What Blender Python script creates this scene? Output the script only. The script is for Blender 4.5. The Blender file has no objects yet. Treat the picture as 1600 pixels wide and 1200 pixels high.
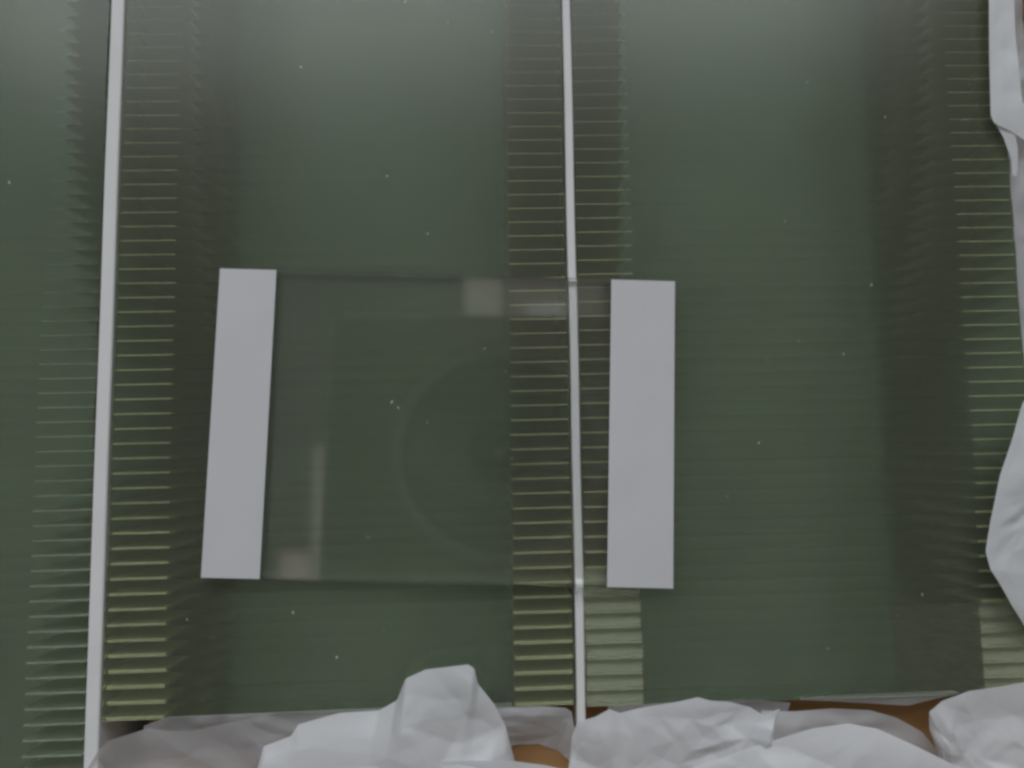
import bpy, bmesh, math, random
from mathutils import Vector, Matrix, noise

MM = 0.001
scene = bpy.context.scene
C = scene.collection

# ------------------------------------------------------------------ camera
F_PX = 1150.0                       # focal length in pixels of the 1600 px wide photograph
CAM_POS = Vector((-0.5229, -7.0645, 121.632)) * MM
RX, RY, RZ = 0.088494, -0.015272, -0.012397
CAM_ROT = Matrix.Rotation(RZ, 3, 'Z') @ Matrix.Rotation(RX, 3, 'X') @ Matrix.Rotation(RY, 3, 'Y')
cam_data = bpy.data.cameras.new('camera')
cam_data.sensor_width = 36.0
cam_data.lens = 36.0 * F_PX / 1600.0
cam_data.clip_start = 0.001
cam_data.clip_end = 50.0
cam = bpy.data.objects.new('camera', cam_data)
C.objects.link(cam)
cam.matrix_world = Matrix.Translation(CAM_POS) @ CAM_ROT.to_4x4()
scene.camera = cam
cam_data.dof.use_dof = True              # small compact-camera aperture, about 1.7 mm wide
cam_data.dof.focus_distance = 0.1175
cam_data.dof.aperture_fstop = 11.0

# ------------------------------------------------------------------ light
world = bpy.data.worlds.new('World')
scene.world = world
world.use_nodes = True
bg = world.node_tree.nodes['Background']
bg.inputs['Color'].default_value = (1.0, 0.97, 0.93, 1)
bg.inputs['Strength'].default_value = 0.155


def area_light(name, loc, target, sx, sy, power, color):
    d = bpy.data.lights.new(name, 'AREA')
    d.shape = 'RECTANGLE'
    d.size, d.size_y = sx, sy
    d.energy = power
    d.color = color
    o = bpy.data.objects.new(name, d)
    C.objects.link(o)
    o.location = loc
    o.rotation_euler = (Vector(target) - Vector(loc)).to_track_quat('-Z', 'Y').to_euler()
    return o


area_light('window_light', (-0.1, 1.48, 1.45), (0, 0, 0), 2.6, 1.1, 25.0, (0.91, 0.96, 1.0))
# dim panels added overhead, placed to make the soft pale patches mirrored in the loose plate
area_light('mirrored_patch_light', (-0.05, 0.475, 2.2), (-0.05, 0.475, 0), 0.12, 0.15, 0.035, (1.0, 0.95, 0.80))
area_light('mirrored_patch_light', (0.18, 0.475, 2.2), (0.18, 0.475, 0), 0.30, 0.15, 0.042, (1.0, 0.96, 0.84))
area_light('mirrored_patch_light', (0.15, 0.425, 2.19), (0.15, 0.425, 0), 0.12, 0.055, 0.014, (0.92, 0.97, 1.0))
area_light('mirrored_patch_light', (-0.555, -0.20, 2.2), (-0.555, -0.20, 0), 0.07, 0.42, 0.045, (1.0, 0.90, 0.80))  # guessed bright source, added for the pale mirrored streak
area_light('mirrored_patch_light', (-0.64, -0.37, 2.2), (-0.64, -0.37, 0), 0.09, 0.11, 0.022, (1.0, 0.80, 0.78))  # added pinkish glow in place of a reflected finger

scene.view_settings.view_transform = 'Standard'
scene.view_settings.look = 'None'
scene.view_settings.gamma = 1.0
scene.view_settings.use_curve_mapping = False
scene.view_settings.exposure = 0.0
cy = scene.cycles
cy.max_bounces = 30
cy.transmission_bounces = 30
cy.glossy_bounces = 28
cy.diffuse_bounces = 4
cy.transparent_max_bounces = 16
cy.caustics_reflective = True
cy.caustics_refractive = True
cy.blur_glossy = 0.0
cy.sample_clamp_indirect = 0.0
cy.use_denoising = True
cy.pixel_filter_type = 'GAUSSIAN'
cy.filter_width = 3.3               # the photograph is a little soft
cy.use_adaptive_sampling = False

random.seed(11)


# ------------------------------------------------------------------ helpers
def unproject(px, py, z_mm):
    """photograph pixel -> point (mm) at height z"""
    d = CAM_ROT @ Vector(((px - 800) / F_PX, -(py - 600) / F_PX, -1.0))
    o = CAM_POS / MM
    t = (z_mm - o.z) / d.z
    return o + d * t


def link(name, me, parent=None):
    o = bpy.data.objects.new(name, me)
    C.objects.link(o)
    if parent is not None:
        o.parent = parent
    return o


def tag(o, label=None, category=None, group=None, kind=None):
    if label: o['label'] = label
    if category: o['category'] = category
    if group: o['group'] = group
    if kind: o['kind'] = kind
    return o


def add_box(bm, x0, x1, y0, y1, z0, z1, mat=0):
    v = [bm.verts.new((x * MM, y * MM, z * MM)) for z in (z0, z1) for y in (y0, y1) for x in (x0, x1)]
    fs = []
    for idx in ((0, 2, 3, 1), (4, 5, 7, 6), (0, 1, 5, 4), (2, 6, 7, 3), (0, 4, 6, 2), (1, 3, 7, 5)):
        f = bm.faces.new([v[i] for i in idx]); f.material_index = mat; fs.append(f)
    return v, fs


def mesh_from(bm, name, mats, smooth=False):
    bm.normal_update()
    me = bpy.data.meshes.new(name)
    bm.to_mesh(me); bm.free()
    for m in mats: me.materials.append(m)
    if smooth:
        for p in me.polygons: p.use_smooth = True
    return me


def box_mesh(name, dims, mats, bevel=0.0):
    bm = bmesh.new()
    add_box(bm, *dims)
    if bevel:
        bmesh.ops.bevel(bm, geom=list(bm.edges), offset=bevel * MM, segments=2, affect='EDGES', profile=0.5)
    return mesh_from(bm, name, mats)


# ------------------------------------------------------------------ materials
def new_mat(name):
    m = bpy.data.materials.new(name)
    m.use_nodes = True
    nt = m.node_tree
    return m, nt, nt.nodes['Principled BSDF'], nt.nodes['Material Output']


def glass_mat(name, rough, tint):
    m, nt, p, out = new_mat(name)
    p.inputs['Base Color'].default_value = (*tint, 1)
    p.inputs['Transmission Weight'].default_value = 1.0
    p.inputs['IOR'].default_value = 1.52
    p.inputs['Roughness'].default_value = rough
    return m


M_FACE = glass_mat('float_glass', 0.0, (0.90, 0.95, 0.91))


def ground_edge_mat():
    m = glass_mat('float_glass_ground_edge', 0.23, (0.71, 0.875, 0.71))
    nt = m.node_tree
    p, out = nt.nodes['Principled BSDF'], nt.nodes['Material Output']
    d = nt.nodes.new('ShaderNodeBsdfDiffuse')
    d.inputs['Color'].default_value = (0.56, 0.65, 0.43, 1)
    mx = nt.nodes.new('ShaderNodeMixShader')
    mx.inputs[0].default_value = 0.10
    nt.links.new(p.outputs[0], mx.inputs[1]); nt.links.new(d.outputs[0], mx.inputs[2])
    nt.links.new(mx.outputs[0], out.inputs['Surface'])
    return m


M_EDGE = ground_edge_mat()
M_SLIDE = glass_mat('loose_plate_glass', 0.0, (0.96, 0.97, 0.96))
_nt = M_SLIDE.node_tree              # a thin warm-grey diffuse film, varied by noise, on the loose plate
_d = _nt.nodes.new('ShaderNodeBsdfDiffuse'); _d.inputs['Color'].default_value = (0.78, 0.68, 0.62, 1)
_n = _nt.nodes.new('ShaderNodeTexNoise'); _n.inputs['Scale'].default_value = 60; _n.inputs['Detail'].default_value = 6
_tc = _nt.nodes.new('ShaderNodeTexCoord')
_mr = _nt.nodes.new('ShaderNodeMapRange'); _mr.inputs['From Min'].default_value = 0.3; _mr.inputs['From Max'].default_value = 0.75
_mr.inputs['To Min'].default_value = 0.008; _mr.inputs['To Max'].default_value = 0.019
_mx = _nt.nodes.new('ShaderNodeMixShader')
_nt.links.new(_tc.outputs['Object'], _n.inputs['Vector']); _nt.links.new(_n.outputs['Fac'], _mr.inputs['Value'])
_nt.links.new(_mr.outputs['Result'], _mx.inputs[0])
_nt.links.new(_nt.nodes['Principled BSDF'].outputs[0], _mx.inputs[1]); _nt.links.new(_d.outputs[0], _mx.inputs[2])
_nt.links.new(_mx.outputs[0], _nt.nodes['Material Output'].inputs['Surface'])


def noisy_mat(name, col_a, col_b, scale, rough, bump=0.0, bump_scale=400.0, stretch=(1, 1, 1)):
    m, nt, p, out = new_mat(name)
    tc = nt.nodes.new('ShaderNodeTexCoord')
    mp = nt.nodes.new('ShaderNodeMapping'); mp.inputs['Scale'].default_value = stretch
    n = nt.nodes.new('ShaderNodeTexNoise'); n.inputs['Scale'].default_value = scale; n.inputs['Detail'].default_value = 5
    r = nt.nodes.new('ShaderNodeValToRGB')
    r.color_ramp.elements[0].position = 0.3; r.color_ramp.elements[0].color = (*col_a, 1)
    r.color_ramp.elements[1].position = 0.7; r.color_ramp.elements[1].color = (*col_b, 1)
    nt.links.new(tc.outputs['Object'], mp.inputs['Vector'])
    nt.links.new(mp.outputs['Vector'], n.inputs['Vector'])
    nt.links.new(n.outputs['Fac'], r.inputs['Fac'])
    nt.links.new(r.outputs['Color'], p.inputs['Base Color'])
    p.inputs['Roughness'].default_value = rough
    if bump:
        n2 = nt.nodes.new('ShaderNodeTexNoise'); n2.inputs['Scale'].default_value = bump_scale; n2.inputs['Detail'].default_value = 4
        b = nt.nodes.new('ShaderNodeBump'); b.inputs['Strength'].default_value = bump; b.inputs['Distance'].default_value = 0.0002
        nt.links.new(mp.outputs['Vector'], n2.inputs['Vector'])
        nt.links.new(n2.outputs['Fac'], b.inputs['Height'])
        nt.links.new(b.outputs['Normal'], p.inputs['Normal'])
    return m


M_INK = noisy_mat('cream_ink_back', (0.72, 0.63, 0.41), (0.77, 0.68, 0.46), 300, 0.55)
M_INK_SLIDE = noisy_mat('white_ink_print', (0.695, 0.685, 0.715), (0.735, 0.725, 0.755), 120, 0.6, 0.05, 6000)
M_INK_END_LIT = noisy_mat('end_lit_ink_back', (0.54, 0.47, 0.40), (0.60, 0.53, 0.45), 200, 0.6)  # paler colour stands in for light entering the right row's front end
M_INK_LIGHT = noisy_mat('light_ink_back', (0.66, 0.66, 0.56), (0.72, 0.72, 0.62), 200, 0.6)
M_CARD = noisy_mat('white_card', (0.83, 0.83, 0.84), (0.89, 0.89, 0.90), 90, 0.8, 0.2, 2500)
M_LINER = noisy_mat('grey_liner_paper', (0.125, 0.13, 0.13), (0.165, 0.17, 0.17), 70, 0.9)
M_BOARD = noisy_mat('brown_cardboard', (0.36, 0.19, 0.075), (0.48, 0.28, 0.12), 60, 0.85, 0.4, 900, (1, 6, 1))


def tissue_mat(name, transl, transp):
    m, nt, p, out = new_mat(name)
    nt.nodes.remove(p)
    tc = nt.nodes.new('ShaderNodeTexCoord')
    n = nt.nodes.new('ShaderNodeTexNoise'); n.inputs['Scale'].default_value = 1800; n.inputs['Detail'].default_value = 4
    n3 = nt.nodes.new('ShaderNodeTexNoise'); n3.inputs['Scale'].default_value = 140; n3.inputs['Detail'].default_value = 5
    b = nt.nodes.new('ShaderNodeBump'); b.inputs['Strength'].default_value = 0.12; b.inputs['Distance'].default_value = 0.0002
    d = nt.nodes.new('ShaderNodeBsdfDiffuse'); d.inputs['Color'].default_value = (0.92, 0.935, 0.97, 1)
    t = nt.nodes.new('ShaderNodeBsdfTranslucent'); t.inputs['Color'].default_value = (0.88, 0.86, 0.84, 1)
    tr = nt.nodes.new('ShaderNodeBsdfTransparent')
    g = nt.nodes.new('ShaderNodeBsdfGlossy'); g.inputs['Roughness'].default_value = 0.38
    m1 = nt.nodes.new('ShaderNodeMixShader'); m1.inputs[0].default_value = transl
    m2 = nt.nodes.new('ShaderNodeMixShader'); m2.inputs[0].default_value = transp
    m3 = nt.nodes.new('ShaderNodeMixShader'); m3.inputs[0].default_value = 0.035
    nt.links.new(tc.outputs['Object'], n.inputs['Vector'])
    nt.links.new(tc.outputs['Object'], n3.inputs['Vector'])
    nt.links.new(n.outputs['Fac'], b.inputs['Height'])
    for s in (d, t, g): nt.links.new(b.outputs['Normal'], s.inputs['Normal'])
    nt.links.new(d.outputs[0], m1.inputs[1]); nt.links.new(t.outputs[0], m1.inputs[2])
    nt.links.new(m1.outputs[0], m2.inputs[1]); nt.links.new(tr.outputs[0], m2.inputs[2])
    nt.links.new(m2.outputs[0], m3.inputs[1]); nt.links.new(g.outputs[0], m3.inputs[2])
    nt.links.new(m3.outputs[0], out.inputs['Surface'])
    return m


M_TISSUE = tissue_mat('white_tissue_paper', 0.22, 0.05)
M_TISSUE_THIN = tissue_mat('thin_tissue_paper', 0.40, 0.10)

# ------------------------------------------------------------------ the box: floor and walls round the rows
box = link('cardboard_box', None)
tag(box, 'brown cardboard box holding the rows of standing glass plates', 'box')
FLOOR_Z = -50.15
BX0, BX1, BY0, BY1 = -150.0, 93.5, -76.0, 84.0
link('floor_panel', box_mesh('floor_panel', (BX0 - 3, BX1 + 3, BY0 - 3, BY1 + 3, FLOOR_Z - 3.6, FLOOR_Z - 0.6), [M_BOARD]), box)
link('side_panel', box_mesh('side_panel', (BX1, BX1 + 3, BY0, BY1, FLOOR_Z - 0.55, 2), [M_BOARD]), box)
link('side_panel', box_mesh('side_panel', (BX0 - 3, BX0, BY0, BY1, FLOOR_Z - 0.55, 2), [M_BOARD]), box)
link('end_panel', box_mesh('end_panel', (BX0 - 3, BX1 + 3, BY0 - 3, BY0 - 0.05, FLOOR_Z - 0.55, 2), [M_BOARD]), box)
link('end_panel', box_mesh('end_panel', (BX0 - 3, BX1 + 3, BY1 + 0.05, BY1 + 3, FLOOR_Z - 0.55, 2), [M_BOARD]), box)
liner = link('paper_liner', box_mesh('paper_liner', (BX0 + 0.5, BX1 - 0.5, BY0 + 0.5, BY1 - 0.5, FLOOR_Z - 0.5, FLOOR_Z + 0.05), [M_LINER]))
tag(liner, 'grey paper lining the box floor beneath all the glass plates', 'paper liner')

# ------------------------------------------------------------------ dividers
STRIP_A = (-66.8, -64.55)
STRIP_B = (11.15, 12.55)


def divider(x0, x1, y0, y1, z1, bow, label):
    bm = bmesh.new()
    n = 40
    ring = []
    for i in range(n + 1):
        y = y0 + (y1 - y0) * i / n
        wob = 0.03 * math.sin(i * 0.5 + x0) + bow * (1 - (2 * i / n - 1) ** 2)
        zz = z1 + 0.04 * math.sin(i * 0.45 + x0)
        r = 0.18
        pts = [(x0 + wob * .5, FLOOR_Z + .1), (x1 + wob * .5, FLOOR_Z + .1), (x1 + wob, zz - r), (x1 - r + wob, zz), (x0 + r + wob, zz), (x0 + wob, zz - r)]
        ring.append([bm.verts.new((px * MM, y * MM, pz * MM)) for px, pz in pts])
    for a, b in zip(ring, ring[1:]):
        for k in range(6):
            bm.faces.new((a[k], a[(k + 1) % 6], b[(k + 1) % 6], b[k]))
    bm.faces.new(ring[0][::-1]); bm.faces.new(ring[-1])
    bmesh.ops.recalc_face_normals(bm, faces=bm.faces)
    o = link('divider_strip', mesh_from(bm, 'divider_strip', [M_CARD]))
    return tag(o, label, 'divider', 'white dividers between the rows of glass')


divider(*STRIP_A, BY0 + 0.6, BY1 - .3, -0.05, -0.1, 'wide white divider strip between the left and middle rows of glass')
divider(*STRIP_B, -52.5, BY1 - .3, -0.05, 0.0, 'narrow white divider strip between the middle and right rows of glass')

# ------------------------------------------------------------------ standing glass plates
PITCH = 2.4259
THICK = 2.395
H = 50.0
W = 75.0


def plate_mesh():
    bm = bmesh.new()
    v, fs = add_box(bm, 0, W, 0, THICK, -H, 0)
    # slightly ground arrises
    bmesh.ops.bevel(bm, geom=list(bm.edges), offset=0.008 * MM, segments=1, affect='EDGES')
    bm.normal_update()
    for f in bm.faces:
        f.material_index = 0 if abs(f.normal.y) > 0.95 else 1
    return mesh_from(bm, 'glass_plate', [M_FACE, M_EDGE])


PLATE = plate_mesh()


def band_meshes(ink, top, mat):      # ink layer in optical contact just under the glass surface
    a = box_mesh('white_band', (0.15, 9.4, 0.02, 0.02 + ink, -H + 0.05, -top), [mat])
    b = box_mesh('white_band', (W - 9.6, W - 0.15, 0.02, 0.02 + ink, -H + 0.05, -top), [mat])
    return a, b


BANDS = [band_meshes(*t) for t in ((0.19, 0.45, M_INK), (0.24, 0.9, M_INK), (0.30, 1.3, M_INK), (2.25, 2.5, M_INK_END_LIT), (0.12, 0.8, M_INK_LIGHT))]  # the nearly plate-thick pale ink imitates light inside the front plates


def ordinal(n):
    s = 'th' if 10 <= n % 100 <= 20 else {1: 'st', 2: 'nd', 3: 'rd'}.get(n % 10, 'th')
    return f'{n}{s}'


def row(x_left, y_first, count, label, jitter, seed, fan, heavy):
    """y_first: left end of the plate nearest the photographer; the plates follow away from it,
    the front ones fanned a little. heavy(k) picks how thickly a plate's left and right bands are printed"""
    rnd = random.Random(seed)
    off = 0.0

    def skew(k):
        return fan * max(0.0, 1 - k / 40.0)
    for k in range(count):
        off = off * 0.6 + rnd.uniform(-jitter, jitter)
        x = x_left + max(-0.12, min(0.12, off))
        z = FLOOR_Z + 0.06 + H + rnd.uniform(0.0, 0.02)
        t = PITCH - W * (skew(k) - skew(k + 1)) - 0.006
        o = link('glass_plate', PLATE)
        o.location = (x * MM, (y_first + k * PITCH + rnd.uniform(-.001, .001)) * MM, z * MM)
        o.rotation_euler = (0, 0, skew(k))
        o.scale = (1, t / THICK, 1)
        tag(o, label.format(ordinal(k + 1)), 'glass plate', 'green glass plates standing on edge in rows')
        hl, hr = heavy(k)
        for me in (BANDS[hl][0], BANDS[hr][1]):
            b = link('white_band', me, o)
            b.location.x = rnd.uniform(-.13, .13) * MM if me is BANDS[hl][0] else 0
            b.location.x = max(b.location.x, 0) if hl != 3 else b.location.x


row(-64.1, 43.10 - 38 * PITCH, 51, 'glass plate on edge in middle row, {} from the crumpled tissue', 0.08, 1, 0.016,
    lambda k: (2 if k < 5 else 1 if k < 13 else 0,) * 2)
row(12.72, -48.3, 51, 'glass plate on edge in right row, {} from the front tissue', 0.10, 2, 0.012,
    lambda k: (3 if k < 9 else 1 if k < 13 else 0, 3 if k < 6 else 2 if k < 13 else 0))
row(-142.1, -58.02, 55, 'glass plate on edge in left row, {} counting up from the bottom of the photo', 0.08, 3, 0.018,
    lambda k: (4, 4))

# ------------------------------------------------------------------ the loose plate lying flat on top
SL = link('loose_glass_plate', None)
SL.location = (-9.776 * MM, -3.200 * MM, 0.10 * MM)
SL.rotation_euler = (0, 0, -0.03902)
tag(SL, 'clear glass plate with two white end bands lying flat on the rows', 'glass plate')
bm = bmesh.new()
add_box(bm, -37.5, 37.5, -25, 25, 0, 2.15)
bmesh.ops.bevel(bm, geom=list(bm.edges), offset=0.12 * MM, segments=2, affect='EDGES')
link('glass_pane', mesh_from(bm, 'glass_pane', [M_SLIDE]), SL)
link('white_band', box_mesh('white_band', (-37.45, -28.2, -24.9, 24.9, 2.16, 2.22), [M_INK_SLIDE]), SL)
link('white_band', box_mesh('white_band', (26.9, 37.45, -24.9, 24.9, 2.16, 2.22), [M_INK_SLIDE]), SL)


# ------------------------------------------------------------------ crumpled tissue paper
def hash2(i, j, k):
    return random.Random(i * 73856093 ^ j * 19349663 ^ k * 83492791).random()


_H = {}


def lattice(i, j, k):
    key = (i, j, k)
    if key not in _H: _H[key] = hash2(i, j, k)
    return _H[key]


def facets(u, v, k):
    """random heights on a lattice, linear over triangles: flat facets meeting in straight creases"""
    i, j = math.floor(u), math.floor(v)
    f, g = u - i, v - j
    a, b, c, d = lattice(i, j, k), lattice(i + 1, j, k), lattice(i, j + 1, k), lattice(i + 1, j + 1, k)
    if lattice(i, j, k + 500) < 0.5:
        return a + (b - a) * f + (d - b) * g if f > g else a + (d - c) * f + (c - a) * g
    return a + (b - a) * f + (c - a) * g if f + g < 1 else d + (c - d) * (1 - f) + (b - d) * (1 - g)


def crumple(x, y, seed, amp, fine):
    s = seed * 13.7
    wx = noise.noise(Vector((x * .06 + s, y * .06, s))) * 6
    wy = noise.noise(Vector((x * .06, y * .06 + s, s + 5))) * 6
    a = seed * 1.3
    u, v = (x + wx) * math.cos(a) - (y + wy) * math.sin(a), (x + wx) * math.sin(a) + (y + wy) * math.cos(a)
    h = 4.6 * (facets(u / 8.5, v / 6.0, seed) - .5)
    h += 2.6 * fine * (facets((u + v) / 4.6, (v - u) / 3.4, seed + 77) - .5)
    m = max(0, noise.noise(Vector((x * .12 + s, y * .12, s + 9))) + .2)
    h += 1.3 * fine * m * (facets(u / 1.7, v / 1.3, seed + 170) - .5)
    return h * amp


def resample(pts, n):
    d = [0]
    for a, b in zip(pts, pts[1:]):
        d.append(d[-1] + (Vector(b) - Vector(a)).length)
    out = []
    for i in range(n + 1):
        t = d[-1] * i / n
        for k in range(len(pts) - 1):
            if t <= d[k + 1] + 1e-9:
                f = (t - d[k]) / max(d[k + 1] - d[k], 1e-9)
                out.append(Vector(pts[k]).lerp(Vector(pts[k + 1]), f))
                break
    return out


def tissue(label, edge, far, seed, amp=1.0, bulge=0.0, nu=150, nv=80, curl=0.0, mat=None, fine=0.7):
    """edge / far: lists of (photo x, photo y, height mm); the sheet spans between the two"""
    e = resample([tuple(unproject(*p)) for p in edge], nu)
    f = resample([tuple(unproject(*p)) for p in far], nu)
    bm = bmesh.new()
    g = []
    for i in range(nu + 1):
        col = []
        for j in range(nv + 1):
            t = j / nv
            p = e[i].lerp(f[i], t)
            w = min(1.0, t * 5)
            p.z += bulge * math.sin(math.pi * min(1, t)) + crumple(p.x, p.y, seed, amp, fine) * (0.15 + .85 * w)
            p.z -= curl * (1 - min(1, t * 6)) ** 2
            p.x += 0.5 * w * amp * noise.noise(Vector((p.x * .3, p.y * .3, seed)))
            p.y += 0.5 * w * amp * noise.noise(Vector((p.x * .3, p.y * .3, seed + 30)))
            col.append(bm.verts.new(p * MM))
        g.append(col)
    for i in range(nu):
        for j in range(nv):
            bm.faces.new((g[i][j], g[i][j + 1], g[i + 1][j + 1], g[i + 1][j]))
    bmesh.ops.recalc_face_normals(bm, faces=bm.faces)
    o = link('tissue_paper', mesh_from(bm, 'tissue_paper', [mat or M_TISSUE], True))
    return tag(o, label, 'tissue paper', 'crumpled white tissue round the glass')


tissue('smooth white tissue at lower left against the wide divider',
       [(128, 1215, .8), (150, 1178, .8), (168, 1158, .7), (215, 1143, .6), (233, 1137, .5), (262, 1142, .3), (300, 1142, 0), (350, 1131, -.2), (420, 1117, -.4), (470, 1112, -.5), (520, 1108, -.8), (600, 1104, -1)],
       [(110, 1330, -3), (300, 1330, -4), (430, 1330, -5), (650, 1300, -6)], 3, 0.4, -2.6, mat=M_TISSUE_THIN, fine=0.3)
tissue('white tissue with a tall peaked fold in front of the middle row',
       [(396, 1225, 2), (404, 1195, 2), (412, 1166, 2), (455, 1150, 2), (466, 1132, 2), (530, 1114, 2), (592, 1110, 2), (620, 1094, 3), (634, 1060, 5), (665, 1046, 5), (732, 1038, 5), (741, 1044, 5), (747, 1068, 4), (772, 1100, 3), (790, 1135, 2), (798, 1165, 1), (806, 1195, 0)],
       [(380, 1330, 3), (520, 1300, 3), (640, 1290, 4), (760, 1290, 2), (830, 1280, -1)], 5, 0.5, 1.0, fine=0.25)
tissue('white tissue lip along the bottom edge of the photo below the peaked fold',
       [(470, 1222, 4), (520, 1204, 4), (600, 1194, 4.5), (640, 1184, 5), (660, 1190, 5), (720, 1188, 5), (800, 1189, 5), (850, 1195, 4.5), (900, 1206, 4), (960, 1225, 3)],
       [(480, 1330, 2), (700, 1330, 2), (960, 1330, 2)], 6, 0.35, 0.5, 70, 24)
tissue('pale tissue lining the front end of the middle row behind the peaked fold',
       [(225, 1134, -.3), (262, 1120, .15), (400, 1114, .15), (520, 1109, .15), (640, 1105, .15), (800, 1098, .15)],
       [(225, 1180, -5), (262, 1175, -5), (400, 1175, -5), (640, 1165, -5), (800, 1160, -5)], 51, 0.25, 0, 90, 20, mat=M_TISSUE_THIN)
tissue('pale tissue lining the front end of the right row behind the pointed tissue',
       [(950, 1104, .15), (1040, 1098, .15), (1120, 1095, .15), (1190, 1094, .1), (1235, 1098, -.6)],
       [(950, 1160, -5), (1040, 1160, -5), (1120, 1160, -5), (1190, 1150, -5), (1225, 1130, -4)], 52, 0.25, 0, 60, 20, mat=M_TISSUE_THIN)
tissue('small white tissue flap beside the narrow divider end in front of the middle row',
       [(740, 1106, -.6), (780, 1104, -.5), (800, 1104, -.4), (850, 1103, -.3), (884, 1106, -.2), (893, 1112, -.3), (896, 1130, -1), (905, 1160, -2)],
       [(740, 1200, -6), (800, 1166, -6), (840, 1163, -6.5), (872, 1172, -6.5), (915, 1215, -5)], 8, 0.4, 0)
tissue('crumpled white tissue with a pointed corner in front of the right row',
       [(890, 1190, -.5), (894, 1150, 0), (903, 1128, .5), (930, 1120, 1), (952, 1108, 1.5), (968, 1114, 1), (1000, 1106, 1), (1060, 1096, 1.5), (1090, 1089, 2), (1108, 1094, 2), (1140, 1097, 1.5), (1172, 1105, 1.5), (1192, 1117, 2), (1219, 1107, 3), (1210, 1135, 1), (1205, 1160, 0)],
       [(880, 1290, 0), (960, 1290, 1), (1100, 1260, 1), (1205, 1220, -1)], 13, 0.6, 0.5)
tissue('thin beige looking tissue sunk between the pointed tissue and the corner tissue',
       [(1190, 1110, -1.2), (1240, 1111, -1.5), (1300, 1107, -1.6), (1360, 1110, -1.6), (1400, 1121, -2), (1440, 1143, -2.5), (1475, 1185, -3)],
       [(1150, 1215, -3), (1280, 1215, -5), (1480, 1260, -6)], 15, 0.4, 0, 60, 24, mat=M_TISSUE_THIN)
tissue('narrow pale tissue edge along the front end of the right row',
       [(1250, 1090, .1), (1340, 1085, .15), (1420, 1082, .15), (1490, 1079, .15)],
       [(1250, 1093, -.3), (1340, 1099, -1.2), (1420, 1103, -1.5), (1500, 1083, 0)], 16, 0.1, 0, 60, 6, mat=M_TISSUE_THIN)
tissue('rounded roll of white tissue along the lower right edge of the photo',
       [(1040, 1215, 2), (1110, 1190, 2), (1200, 1160, 2.5), (1270, 1138, 3), (1325, 1130, 3), (1370, 1138, 3), (1430, 1165, 3), (1490, 1195, 2), (1540, 1230, 2)],
       [(1040, 1320, 2), (1250, 1330, 3), (1560, 1330, 2)], 17, 0.45, 1.5, fine=0.35)
tissue('deeply creased white tissue in the lower right corner of the box',
       [(1490, 1230, -2), (1466, 1180, -1), (1452, 1140, 0), (1452, 1112, 1), (1472, 1096, 1.2), (1515, 1080, 1.2), (1560, 1074, 1.6), (1600, 1067, 2.5), (1660, 1052, 4)],
       [(1480, 1330, 0), (1560, 1330, 1), (1680, 1330, 3)], 23, 0.75, 0.5)
tissue('white tissue lip overhanging the right row at its lower right',
       [(1625, 590, 5), (1598, 630, 4), (1580, 690, 4), (1562, 742, 4), (1548, 810, 4), (1540, 862, 4), (1548, 890, 4), (1562, 912, 3.5), (1580, 945, 3), (1605, 985, 2)],
       [(1740, 590, 2), (1740, 800, 2), (1740, 1040, 0)], 29, 0.45, 0.5, fine=0.6)
tissue('straight folded white tissue band at the upper right edge of the right row',
       [(1543, -60, 1.5), (1545, 0, 1.5), (1546, 100, 1.5), (1548, 180, 1.5), (1553, 192, 1.5), (1580, 205, 1.5), (1610, 225, 1.5)],
       [(1583, -60, 2), (1587, 60, 2), (1597, 162, 2), (1625, 170, 2)], 31, 0.12, 0.0, 60, 14)
tissue('thin twisted tissue tongue hanging off the upper right tissue band',
       [(1553, 188, 1.2), (1568, 215, 1), (1580, 250, .6), (1582, 275, .3)],
       [(1585, 205, 1.5), (1590, 232, 1), (1590, 262, .5), (1588, 275, .3)], 37, 0.12, 0.0, 30, 10)
tissue('dim white tissue tucked between the right row and the box side',
       [(1572, -40, -2), (1574, 120, -2), (1574, 230, -2), (1578, 290, -2), (1582, 350, -2), (1588, 440, -2.5), (1596, 560, -3), (1604, 660, -3)],
       [(1690, -40, 0), (1690, 300, 0), (1700, 660, 0)], 41, 0.4, 0.0, mat=M_TISSUE_THIN)

# ------------------------------------------------------------------ cardboard insert in the gap in front of the rows
ins = link('cardboard_insert', box_mesh('cardboard_insert', (-60, 90, -75.5, -49.7, -9.5, -6.7), [M_BOARD], 0.3))
tag(ins, 'brown cardboard insert glimpsed under the tissue in front of the rows', 'cardboard')

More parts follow.
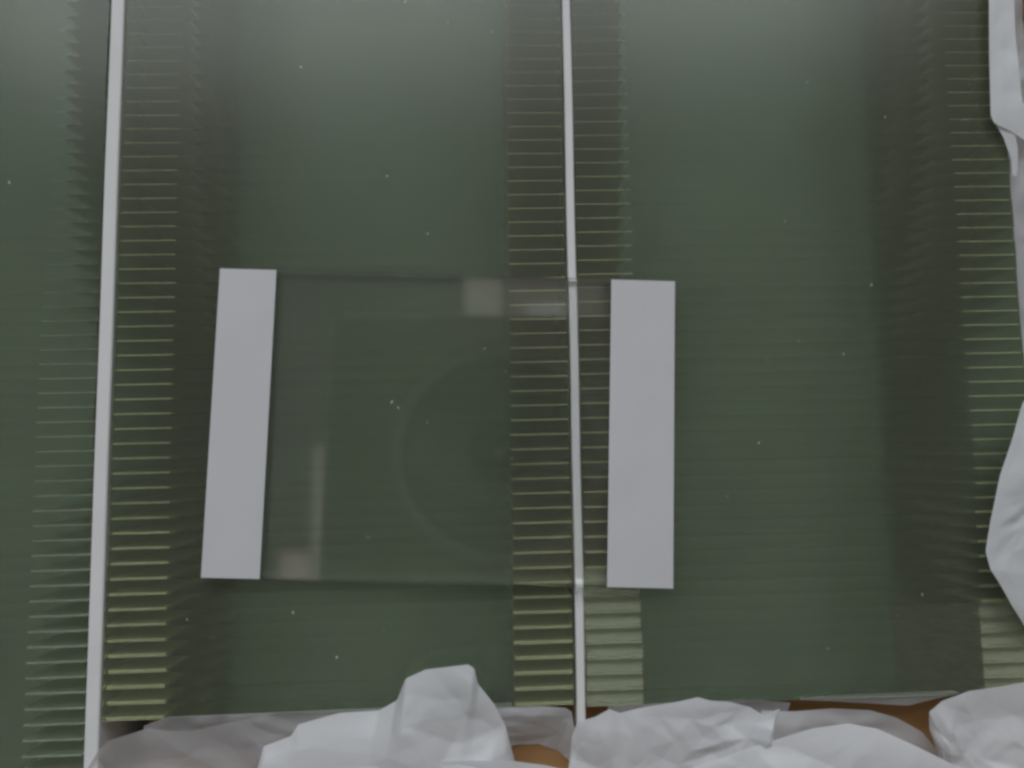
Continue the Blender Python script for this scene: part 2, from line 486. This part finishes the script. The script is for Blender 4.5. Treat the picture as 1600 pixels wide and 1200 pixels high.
# ------------------------------------------------------------------ the photographer's compact camera, seen only as a dark reflection
def compact_camera():
    root = link('compact_camera', None)
    root.matrix_world = Matrix.Translation(CAM_POS) @ CAM_ROT.to_4x4()
    tag(root, 'compact camera taking the picture, seen as a reflection in the loose plate', 'camera')
    m_body = noisy_mat('silver_camera_body', (0.70, 0.63, 0.57), (0.76, 0.69, 0.63), 80, 0.5)
    m_ring = noisy_mat('grey_lens_ring', (0.88, 0.88, 0.88), (0.9, 0.9, 0.9), 80, 0.4)
    m_grey = noisy_mat('grey_inner_barrel', (0.42, 0.42, 0.42), (0.48, 0.48, 0.48), 80, 0.5)
    m_lens = noisy_mat('dark_lens_glass', (0.25, 0.25, 0.25), (0.3, 0.3, 0.3), 80, 0.1)
    link('body', box_mesh('body', (-63, 60, -52, 53, 22, 44), [m_body], 6), root)

    def ring(name, r0, r1, z0, z1, mat):
        bm = bmesh.new(); n = 64; rr = []
        for k in range(n):
            c, s_ = math.cos(2 * math.pi * k / n), math.sin(2 * math.pi * k / n)
            rr.append([bm.verts.new((r * c * MM, r * s_ * MM, z * MM)) for r, z in ((r0, z0), (r1, z0), (r1, z1), (r0, z1))])
        for k in range(n):
            a, b = rr[k], rr[(k + 1) % n]
            for q in range(4): bm.faces.new((a[q], a[(q + 1) % 4], b[(q + 1) % 4], b[q]))
        bmesh.ops.recalc_face_normals(bm, faces=bm.faces)
        return link(name, mesh_from(bm, name, [mat]), root)
    ring('lens_barrel', 36.5, 40, 8, 21.9, m_body)
    ring('lens_ring', 33, 36.4, 7, 21.8, m_ring)
    ring('inner_barrel', 11, 32.9, 9, 21.7, m_grey)
    ring('front_lens', 2, 10.9, 10, 12, m_lens)


compact_camera()

# ------------------------------------------------------------------ dust on the glass
def dust():
    bm = bmesh.new()
    r = random.Random(77)
    spots = [(700, 35, 5), (605, 275, 4), (668, 365, 4), (612, 628, 7), (622, 637, 5), (757, 545, 4), (292, 968, 4), (458, 957, 4), (526, 1027, 4), (1186, 692, 4), (1318, 553, 4),
             (1362, 445, 6), (1383, 183, 4), (633, 3, 4), (14, 285, 5), (1441, 929, 5), (790, 580, 3), (800, 716, 3), (668, 660, 3), (575, 840, 3)]
    for _ in range(26):
        spots.append((r.uniform(20, 1530), r.uniform(10, 1040), r.uniform(1.0, 1.9)))
    for (x, y, s) in spots:
        on_top = 345 < x < 1050 and 440 < y < 905
        c = unproject(x, y, 2.36 if on_top else 0.16)
        a = r.uniform(-.5, .5) + math.pi / 2
        L, w = s * 0.05, s * 0.014 + .02
        ux, uy = math.cos(a), math.sin(a)
        bend = r.uniform(-.4, .4) * L
        prev = None
        for k in range(5):
            t = k / 4 * 2 - 1
            cx = c.x + ux * L * t - uy * bend * (t * t); cyy = c.y + uy * L * t + ux * bend * (t * t)
            ww = w * (1 - t * t * .8)
            q = [(cx - uy * ww, cyy + ux * ww, c.z), (cx + uy * ww, cyy - ux * ww, c.z), (cx, cyy, c.z + ww)]
            q = [bm.verts.new(Vector(p) * MM) for p in q]
            if prev:
                for m in range(3): bm.faces.new((prev[m], prev[(m + 1) % 3], q[(m + 1) % 3], q[m]))
            prev = q
    bmesh.ops.recalc_face_normals(bm, faces=bm.faces)
    return tag(link('dust', mesh_from(bm, 'dust', [M_CARD])), 'tiny white dust flecks scattered over the glass', 'dust', kind='stuff')


dust()
